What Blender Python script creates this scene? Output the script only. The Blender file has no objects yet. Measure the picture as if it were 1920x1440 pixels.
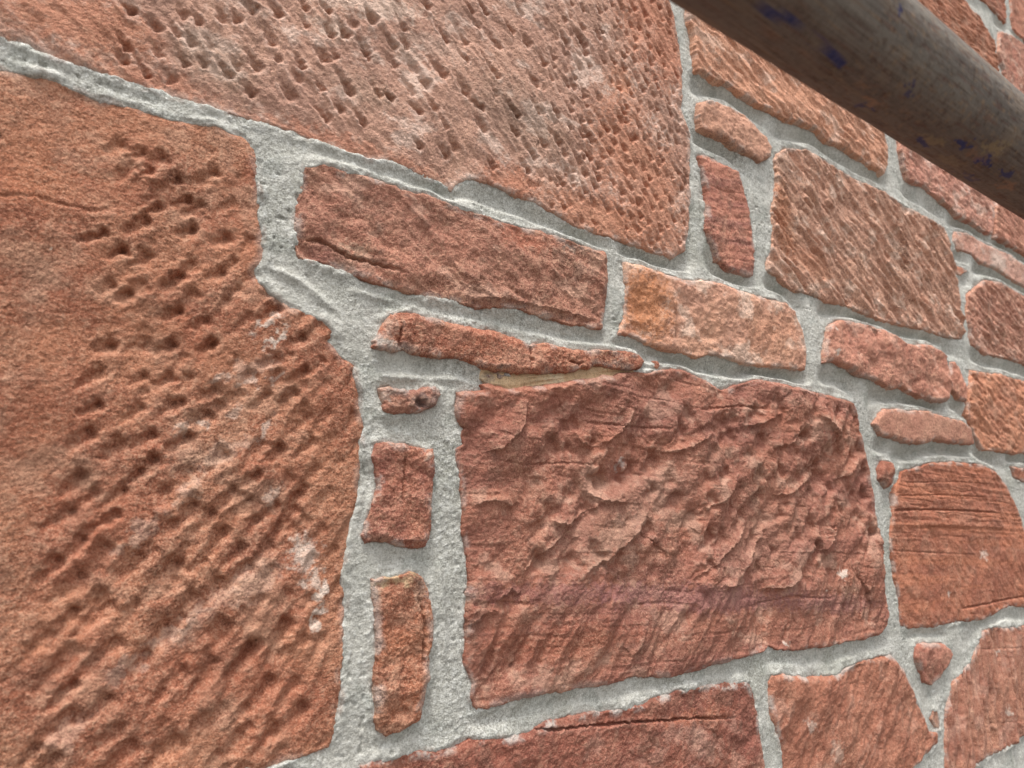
import bpy, math, numpy as np
from mathutils import Matrix
R = math.radians
# ------------------------------------------------------------------ camera
F = 1250.0; D = 0.40                       # focal length in photo pixels, distance from the wall face (m)
def _n(v):
    v = np.array(v, float); return v/np.linalg.norm(v)
CX = _n([1840, -236, -F]); CZ = _n([0, F, -236]); CY = np.cross(CZ, CX)   # wall axes seen from the camera
sc = bpy.context.scene
cam = bpy.data.cameras.new('camera'); co = bpy.data.objects.new('camera', cam); sc.collection.objects.link(co)
rot = np.array([CX, CY, CZ])
co.matrix_world = Matrix.Translation((0, -D, 0)) @ Matrix([list(r) for r in rot]).to_4x4()
cam.sensor_width = 36; cam.lens = F/1920*36; cam.clip_start = 0.01; cam.clip_end = 500
cam.dof.use_dof = True; cam.dof.focus_distance = 0.52; cam.dof.aperture_fstop = 10
sc.camera = co
# ------------------------------------------------------------------ light
w = bpy.data.worlds.new('World'); sc.world = w; w.use_nodes = True
nt = w.node_tree; bg = nt.nodes['Background']
sky = nt.nodes.new('ShaderNodeTexSky'); sky.sky_type = 'NISHITA'; sky.sun_disc = False
EL, AZ = R(73), R(222)                     # sun height and compass direction
sky.sun_elevation = EL; sky.sun_rotation = AZ; sky.dust_density = 4; sky.air_density = 1.0
hs = nt.nodes.new('ShaderNodeHueSaturation'); hs.inputs['Saturation'].default_value = 0.14
nt.links.new(sky.outputs[0], hs.inputs['Color']); nt.links.new(hs.outputs[0], bg.inputs['Color'])
bg.inputs['Strength'].default_value = 0.13
sl = bpy.data.lights.new('sun', 'SUN'); so = bpy.data.objects.new('sun', sl); sc.collection.objects.link(so)
sl.energy = 1.4; sl.angle = R(11); sl.color = (1.0, 0.975, 0.93)
sd_ = np.array([math.sin(AZ)*math.cos(EL), math.cos(AZ)*math.cos(EL), math.sin(EL)])
from mathutils import Vector
so.rotation_euler = Vector(sd_).to_track_quat('Z', 'Y').to_euler()
sc.view_settings.view_transform = 'Standard'; sc.view_settings.look = 'None'
sc.view_settings.gamma = 1; sc.view_settings.exposure = 1.02
sc.view_settings.use_curve_mapping = False

# ------------------------------------------------------------------ helpers
def uv(px, py, h=0.0):
    """photo pixel -> point of the wall plane lying h metres in front of the stone faces"""
    px = np.asarray(px, float); py = np.asarray(py, float)
    d = np.stack([(px-960)/F, -(py-720)/F, -np.ones_like(px)], -1)
    t = (D-h)/(d@CY)
    return t*(d@CX), t*(d@CZ)
def pxof(U, V):
    c = U[..., None]*CX + D*CY + V[..., None]*CZ
    return 960+F*c[..., 0]/-c[..., 2], 720-F*c[..., 1]/-c[..., 2], -c[..., 2]
def hsh(ix, iy, seed):
    h = (ix.astype(np.int64)*374761393 + iy.astype(np.int64)*668265263 + seed*974634777) & 0xffffffff
    h = ((h ^ (h >> 13))*1274126177) & 0xffffffff
    h = ((h ^ (h >> 16))*2246822519) & 0xffffffff
    return ((h ^ (h >> 15)) & 0xffffff)/float(0x1000000)
_g = np.random.default_rng(7).random(65536)*2*np.pi
GX = np.cos(_g).astype(np.float32); GY = np.sin(_g).astype(np.float32)
def gn(x, y, seed=0):
    """smooth gradient noise in about -1..1"""
    fx0 = np.floor(x); fy0 = np.floor(y); fx = (x-fx0).astype(np.float32); fy = (y-fy0).astype(np.float32)
    ix = fx0.astype(np.int32)+(seed*5449) % 251; iy = fy0.astype(np.int32)+(seed*7919) % 241
    sx = fx*fx*fx*(fx*(fx*6-15)+10); sy = fy*fy*fy*(fy*(fy*6-15)+10)
    x0 = ix & 255; x1 = (ix+1) & 255; y0 = (iy & 255) << 8; y1 = ((iy+1) & 255) << 8
    i00 = y0 | x0; i10 = y0 | x1; i01 = y1 | x0; i11 = y1 | x1
    a = GX[i00]*fx+GY[i00]*fy; b = GX[i10]*(fx-1)+GY[i10]*fy
    c = GX[i01]*fx+GY[i01]*(fy-1); d = GX[i11]*(fx-1)+GY[i11]*(fy-1)
    return ((a+(b-a)*sx)*(1-sy)+(c+(d-c)*sx)*sy)*1.5
def fbm(x, y, seed=0, o=4, gain=.5):
    s = 0; a = 1
    for i in range(o):
        s = s+a*gn(x*2**i+i*7.3, y*2**i-i*3.1, seed+i); a *= gain
    return s
def ridged(x, y, seed=0, o=3, gain=.5):
    s = 0; a = 1
    for i in range(o):
        s = s+a*(1-2*np.abs(gn(x*2**i+i*7.3, y*2**i-i*3.1, seed+i))); a *= gain
    return s/1.6
def sst(a, b, x):
    t = np.clip((x-a)/(b-a), 0, 1); return t*t*(3-2*t)
def facets(x, y, seed, tilt=1.0):
    """broken-rock relief: every cell is a small tilted plane, the highest wins"""
    ix = np.floor(x); iy = np.floor(y); best = np.full(x.shape, -9.0); sec = best.copy()
    for a in (-1, 0, 1):
        for b in (-1, 0, 1):
            jx = ix+a; jy = iy+b
            cx = jx+.15+.7*hsh(jx, jy, seed); cy = jy+.15+.7*hsh(jx, jy, seed+1)
            gx = (hsh(jx, jy, seed+2)-.5)*2*tilt; gy = (hsh(jx, jy, seed+3)-.5)*2*tilt
            dx = x-cx; dy = y-cy
            v = (hsh(jx, jy, seed+4)-.5)*.7+gx*dx+gy*dy-.9*(dx*dx+dy*dy)
            sec = np.maximum(sec, np.minimum(best, v)); best = np.maximum(best, v)
    return best
def warp(U, V):
    a = .0011*fbm(U*70, V*70, 3, 5, .66); b = .0011*fbm(U*70, V*70, 23, 5, .66)
    return U+a, V+b
def polysd(U, V, P):
    """signed distance (positive inside) to polygon P"""
    d2 = np.full(U.shape, 1e9); ins = np.zeros(U.shape, bool)
    for (x0, y0), (x1, y1) in zip(P, np.roll(P, -1, 0)):
        ex, ey = x1-x0, y1-y0; L = ex*ex+ey*ey
        if L < 1e-12: continue
        t = np.clip(((U-x0)*ex+(V-y0)*ey)/L, 0, 1)
        d2 = np.minimum(d2, (U-x0-t*ex)**2+(V-y0-t*ey)**2)
        if y0 != y1:
            ins ^= ((y0 > V) != (y1 > V)) & (U < (x1-x0)*(V-y0)/(y1-y0)+x0)
    return np.where(ins, 1, -1)*np.sqrt(d2)
def bbox_win(us, vs, a, b, c, d):
    i0, i1 = np.searchsorted(us, [a, b]); j0, j1 = np.searchsorted(vs, [c, d])
    return slice(max(j0, 0), j1), slice(max(i0, 0), i1)
def stroke(H, us, vs, p0, p1, wd, dp, k=1.6, seed=0):
    """a pick mark: shallow tail at p0 running to a deep blunt end at p1"""
    m = wd*3
    s = bbox_win(us, vs, min(p0[0], p1[0])-m, max(p0[0], p1[0])+m, min(p0[1], p1[1])-m, max(p0[1], p1[1])+m)
    if H[s].size == 0: return
    U, V = np.meshgrid(us[s[1]], vs[s[0]])
    ex, ey = p1[0]-p0[0], p1[1]-p0[1]; L = math.hypot(ex, ey)+1e-9
    wob = wd*.55*gn(U/wd/1.3, V/wd/1.3, 77+seed)
    t = ((U-p0[0])*ex+(V-p0[1])*ey)/L; q = ((U-p0[0])*-ey+(V-p0[1])*ex)/L+wob
    tt = t/L
    env = np.where(tt < 1, np.clip(tt, 0, 1)**k, 1)*np.exp(-np.maximum(t-L, 0)**2/(wd*.55)**2)
    tail = np.exp(-np.minimum(t, 0)**2/(wd)**2)
    wloc = wd*(.75+.35*np.clip(tt, 0, 1))
    H[s] -= dp*env*tail*np.exp(-(q/wloc)**2*1.4)
    # a little bruised rim round the mark
    H[s] += dp*.10*np.clip(tt, 0, 1)*np.exp(-((np.abs(q)-wloc*1.5)/(wd*.6))**2)*np.exp(-np.maximum(t-L-wd, 0)**2/wd**2)*(tt > 0)
def polyd(U, V, P):
    best = np.full(U.shape, 1e9); sg = np.zeros(U.shape); par = np.zeros(U.shape); n = len(P)-1
    for i in range(n):
        x0, y0 = P[i]; x1, y1 = P[i+1]; ex, ey = x1-x0, y1-y0; L = ex*ex+ey*ey+1e-12
        t = np.clip(((U-x0)*ex+(V-y0)*ey)/L, 0, 1)
        d = np.hypot(U-x0-t*ex, V-y0-t*ey); m = d < best
        best = np.where(m, d, best); sg = np.where(m, np.sign(ex*(V-y0)-ey*(U-x0)), sg); par = np.where(m, (i+t)/n, par)
    return best, sg, par
def crack(H, U, V, P, wd, dp):
    Uw = U+.0009*fbm(U*260, V*260, 5, 3); Vw = V+.0009*fbm(U*260, V*260, 9, 3)
    d, s, t = polyd(Uw, Vw, P); e = np.clip(np.minimum(t, 1-t)*8, 0, 1)
    wv = wd*(.6+.8*np.abs(gn(t*9, t*0+.5, 4)))
    H -= dp*e*np.exp(-(d/wv)**2)
def ledge(H, U, V, P, hh, fall):
    """surface climbing to the broken edge P, then dropping (edge faces down / right)"""
    Uw = U+.0013*fbm(U*180, V*180, 15, 3); Vw = V+.0013*fbm(U*180, V*180, 19, 3)
    d, s, t = polyd(Uw, Vw, P); e = np.clip(np.minimum(t, 1-t)*5, 0, 1)
    H += hh*e*np.where(s > 0, np.exp(-d/fall), np.exp(-(d/.0021)**2)) - hh*.45*e*np.where(s > 0, 0, np.exp(-d/(fall*.5)))

def blur1(A, n, ax):
    pw = [(0, 0), (0, 0)]; pw[ax] = (n, n); c = np.cumsum(np.pad(A, pw, mode='edge'), ax)
    pz = [(0, 0), (0, 0)]; pz[ax] = (1, 0); c = np.pad(c, pz); N = A.shape[ax]
    return (np.take(c, range(2*n+1, 2*n+1+N), ax)-np.take(c, range(0, N), ax))/(2*n+1)
def blur2(A, n, m): return blur1(blur1(A, n, 0), m, 1)
def mesh_grid(name, U, V, H, keep, col, mat, parent, org):
    """grid of front-facing quads; H is the height towards the viewer"""
    ny, nx = U.shape
    q = keep[:-1, :-1] & keep[1:, :-1] & keep[:-1, 1:] & keep[1:, 1:]
    idx = np.arange(ny*nx).reshape(ny, nx)
    f = np.stack([idx[:-1, :-1][q], idx[:-1, 1:][q], idx[1:, 1:][q], idx[1:, :-1][q]], 1)
    used = np.zeros(ny*nx, bool); used[f.ravel()] = True
    re = np.cumsum(used)-1; f = re[f].astype(np.int32)
    co_ = np.stack([U.ravel()[used]-org[0], -H.ravel()[used]-org[1], V.ravel()[used]-org[2]], 1).astype(np.float32)
    me = bpy.data.meshes.new(name)
    me.vertices.add(len(co_)); me.vertices.foreach_set('co', co_.ravel())
    me.loops.add(f.size); me.loops.foreach_set('vertex_index', f.ravel())
    me.polygons.add(len(f)); me.polygons.foreach_set('loop_start', np.arange(0, f.size, 4, dtype=np.int32))
    me.polygons.foreach_set('use_smooth', np.ones(len(f), bool))
    me.update(calc_edges=True)
    if col is not None:
        c = col.reshape(-1, 3)[used]; c = np.concatenate([c, np.ones((len(c), 1))], 1).astype(np.float32)
        at = me.color_attributes.new('Col', 'FLOAT_COLOR', 'POINT'); at.data.foreach_set('color', c.ravel())
    me.materials.append(mat)
    o = bpy.data.objects.new(name, me); sc.collection.objects.link(o); o.location = org
    if parent: o.parent = parent
    return o

# ------------------------------------------------------------------ materials
def newmat(name):
    m = bpy.data.materials.new(name); m.use_nodes = True; t = m.node_tree
    return m, t, t.nodes['Principled BSDF'], (lambda k, **kw: _node(t, k, kw))
def _node(t, k, kw):
    n = t.nodes.new(k)
    for a, b in kw.items(): setattr(n, a, b)
    return n
def grain_mat(name, rough, fine, contrast, bump, dark, light, basecol=None):
    m, t, b, N = newmat(name); L = t.links.new
    tc = N('ShaderNodeTexCoord')
    def noise(scale, detail, rgh=.6):
        n = N('ShaderNodeTexNoise'); n.inputs['Scale'].default_value = scale
        n.inputs['Detail'].default_value = detail; n.inputs['Roughness'].default_value = rgh
        L(tc.outputs['Object'], n.inputs['Vector']); return n.outputs['Fac']
    def ramp(src, a, c, c0, c1):
        r = N('ShaderNodeMapRange'); r.inputs['From Min'].default_value = a; r.inputs['From Max'].default_value = c
        r.inputs['To Min'].default_value = c0; r.inputs['To Max'].default_value = c1; L(src, r.inputs['Value']); return r.outputs[0]
    if basecol is None:
        at = N('ShaderNodeVertexColor'); at.layer_name = 'Col'; base = at.outputs['Color']
    else:
        rg = N('ShaderNodeRGB'); rg.outputs[0].default_value = (*basecol, 1); base = rg.outputs[0]
    n1 = noise(fine, 2, .7); n2 = noise(fine*.28, 3, .7); n3 = noise(fine*.05, 4, .6)
    def mixc(a, fac, col, blend='MIX'):
        x = N('ShaderNodeMix', data_type='RGBA', blend_type=blend); mu = N('ShaderNodeMath', operation='MULTIPLY')
        L(fac, mu.inputs[0]); L(vm.outputs[0], mu.inputs[1]); L(mu.outputs[0], x.inputs[0]); L(a, x.inputs[6]); x.inputs[7].default_value = (*col, 1); return x.outputs[2]
    c = base
    oi = N('ShaderNodeObjectInfo'); vr = N('ShaderNodeMapRange'); L(oi.outputs['Random'], vr.inputs['Value'])
    vr.inputs['To Min'].default_value = .55; vr.inputs['To Max'].default_value = 1.25
    n4 = noise(fine*.016, 3, .6); vm = N('ShaderNodeMath', operation='MULTIPLY'); L(vr.outputs[0], vm.inputs[0]); L(ramp(n4, .3, .7, .45, 1.5), vm.inputs[1])
    c = mixc(c, ramp(n1, .50, .68, 0, contrast), light)
    c = mixc(c, ramp(n1, .50, .34, 0, contrast*1.25), dark)
    c = mixc(c, ramp(n2, .50, .72, 0, contrast*.8), light)
    c = mixc(c, ramp(n2, .48, .28, 0, contrast*1.0), dark)
    c = mixc(c, ramp(n3, .5, .7, 0, contrast*.35), light)
    L(c, b.inputs['Base Color']); b.inputs['Roughness'].default_value = rough
    b.inputs['Specular IOR Level'].default_value = .25
    ad = N('ShaderNodeMath', operation='MULTIPLY_ADD'); L(n2, ad.inputs[0]); ad.inputs[1].default_value = 2.2; L(n1, ad.inputs[2])
    bp = N('ShaderNodeBump'); bp.inputs['Strength'].default_value = bump; bp.inputs['Distance'].default_value = .0006
    L(ad.outputs[0], bp.inputs['Height']); L(bp.outputs[0], b.inputs['Normal'])
    return m
M_stone = grain_mat('red_sandstone', .93, 1000, .50, 1.0, (.085, .036, .024), (.66, .40, .27))
M_mort = grain_mat('lime_mortar', .95, 900, .42, .9, (.15, .145, .13), (.86, .86, .82), None)
M_pipe = grain_mat('weathered_steel', .95, 420, .25, .4, (.016, .012, .010), (.20, .16, .13))
M_grnd, _t, _b, _N = newmat('paving')
_b.inputs['Base Color'].default_value = (.10, .092, .082, 1); _b.inputs['Roughness'].default_value = .9
_nz = _N('ShaderNodeTexNoise'); _nz.inputs['Scale'].default_value = 9; _r = _N('ShaderNodeValToRGB')
_r.color_ramp.elements[0].color = (.07, .065, .06, 1); _r.color_ramp.elements[1].color = (.14, .13, .115, 1)
_t.links.new(_nz.outputs['Fac'], _r.inputs[0]); _t.links.new(_r.outputs[0], _b.inputs['Base Color'])
M_core = grain_mat('wall_core', .95, 60, .2, .3, (.15, .14, .13), (.45, .44, .42), (.30, .29, .27))

SATK, LUMK = 1.0, 1.0
def lin(r, g, b):
    c = np.array([r, g, b])/255.; m = c.mean(); c = np.clip(m+(c-m)*SATK, 0, 1)*LUMK*(np.array([1, 1.004, .985]) if SATK < 1 else 1); return np.where(c < .04045, c/12.92, ((c+.055)/1.055)**2.4)

SATK, LUMK = .85, 1.04
# every stone that shows in the photograph: outline traced in photo pixels, then its own tooling and colour, upper ones brightened and lower darkened for light falloff
OR1 = lin(178, 111, 81); RD1 = lin(160, 88, 68); PK1 = lin(186, 124, 104); BRN = lin(150, 104, 84); PLE = lin(212, 182, 166)
PUR = lin(136, 78, 74); GRY = lin(150, 124, 108); WHT = lin(226, 208, 196); TAN = lin(206, 172, 132); MOR = lin(190, 186, 178)
_Z1 = "640 45 770 70 1150 165 940 175 740 225 580 230 1230 250 670 270 930 360 1070 410 1440 350 580 535 765 520 900 530 1110 525 1560 500 1430 610 520 670 750 700 885 700 1575 670 510 845 730 860 940 830 1115 770 1240 790 1390 790 1525 785 1080 890 1590 905 470 985 620 1045 785 1000 970 1000 1440 1060 1620 1035 1170 1105 800 1120 985 1190 430 1215 730 1195 495 1295 1290 1335 1010 1360 1430 1360 1580 1270 1530 1380 640 1290 1210 1290 1330 1200 860 1290 1100 1400"
_Z2 = "370 120 600 130 430 265 540 300 300 370 420 450 510 415 800 320 530 540 385 630 560 600 240 745 370 830 600 790 380 1010 565 1080 375 1170 1160 220 900 185 1010 90 960 300 1250 310 700 350 860 700 1170 700 1480 690 930 400 1280 390 1350 570 1300 820 1100 900 950 940 1520 990 1400 990 1420 1230 900 1290 280 1390 1330 800 200 1340 700 600 760 860 1000 560 1050 1180 680 1320 620 1230 1240 1280 1130 480 1400 300 1500 180 1560 1120"
_Z0 = "630 740 740 785 840 810 690 860 780 880 920 920 1110 880 980 1020 1040 1045 1210 1035 1000 1165 760 1130 1180 1220 540 1195 640 1280 820 1060"
def _pits(t, ox, oy):
    a = np.array(t.split(), float).reshape(-1, 2)/2.743; return [(x+ox, y+oy) for x, y in a]
_r = np.random.default_rng(2); _S1 = []
for (x, y) in _pits(_Z0, 0, 0)+_pits(_Z1, 0, 450)+_pits(_Z2, 0, 915):
    low = np.clip((y-650)/500, 0, 1); L = (50+50*low)*_r.uniform(.75, 1.25); a = R(25+23*low+12*np.clip((x-350)/250, 0, 1)*low+_r.uniform(-8, 8))
    _S1.append((x-L*math.cos(a), y+L*math.sin(a), x, y, (.0033+.0010*low)*_r.uniform(.75, 1.25), .0036*_r.uniform(.55, 1.25)))
    if _r.random() < .75: _S1.append((x-9, y+5, x+2, y-1, .0017*_r.uniform(.7, 1.3), .0018*_r.uniform(.3, 1.2)))
_T1 = "620 20 680 60 900 20 950 80 770 90 810 145 860 100 920 180 960 190 990 220 600 170 660 250 780 210 820 280 600 280 650 320 680 280 760 390 920 270 960 330 1350 120 1410 220 1260 250 1330 350 1410 280 1435 310 1520 280 1560 345 1740 360 1800 480 1600 540 1690 610 1130 30 1150 100 1200 60 1230 100 1230 0 1310 50 1400 20 1440 70 1540 80 1580 130 1550 0 1580 40 1670 120 1700 180 1750 120 1780 180 1850 240 1900 300 1900 60 1920 100 1500 380 1540 410 840 340 890 410 1020 310 1060 330 1100 300 1190 390 1200 300 1230 350 1000 60 1030 110 1060 180 1090 240 1440 420 1500 500 1620 400 1660 460 1250 430 1300 480 1700 230 1730 290 1640 250 1670 300"
_T2 = "100 130 140 180 150 110 180 130 240 50 280 110 380 50 440 150 420 190 450 240 590 110 655 210 680 100 755 220 780 100 820 135 850 170 925 245 350 290 395 335 450 290 500 365 550 295 640 390 720 290 760 310 810 250 915 400 90 360 165 480 500 400 550 440 600 580 650 660 800 600 850 670 940 510 1020 600 1080 520 1130 580 1190 540 1230 600 1060 380 1120 440 1230 370 1290 440 1300 140 1370 230 960 130 990 170 1040 190 1070 230 1180 250 1210 300 1240 170 1280 220 1200 690 1235 740 1330 600 1400 720 1110 660 1160 750 1060 750 1110 810 1040 830 1080 880 1200 860 1260 950 1260 860 1310 920 60 530 110 570 1440 630 1490 670 1350 760 1400 820 200 200 250 270 330 180 390 240 700 400 760 480 460 540 520 580 560 520 590 560 720 480 840 560 270 430 310 490 420 400 480 480 880 440 910 490 1130 280 1160 330 660 700 700 760 860 820 900 860 480 720 520 760 600 740 660 800 740 0 790 60 820 0 860 70 1000 20 1040 80 520 0 560 30 180 580 230 640 330 480 370 510 980 640 1020 690 20 250 60 310 40 130 70 180 10 20 50 60"
_S2 = []
for t, ox in ((_T1, 0), (_T2, 600)):
    a = np.array(t.split(), float).reshape(-1, 4)/2.743
    for x0, y0, x1, y1 in a: _S2.append((x0+ox-8, y0-13, x1+ox, y1, .0027*_r.uniform(.75, 1.25), .0050*_r.uniform(.6, 1.25)))
def _m_s2(x, y):                                   # dense tooling towards the right end of the long block
    return sst(.26, .36, x-.15*(y-.3)) if np.ndim(x) == 0 else 1
def _m_big(U, V):                                  # smoother foot of the big block
    return .55+.45*sst(-.085, -.045, V+.05*(U-.3))
def _m_s1(U, V):                                   # the pick strokes fade out towards the upper left
    return (.18+.82*sst(.10, -.06, V))*sst(-.03, .06, U+.3*gn(U*10, V*10, 3)*.1)
def _m_s1f(x, y):
    return float(sst(.02, .055, x+.12*y)*sst(.23, .16, y+.2*x)*sst(.225, .16, x+.25*abs(y)))*(1-.0*x)
def _m_mid(x, y):
    return float(sst(-.09, -.05, y)*sst(.25, .29, x)*sst(.09, .05, y-.15*(x-.3)))
def _m_foot(U, V): return .22+.78*sst(-.045, -.08, V+.05*(U-.3))
def _m_up(U, V): return .25+.75*sst(-.05, -.02, V)
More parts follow.
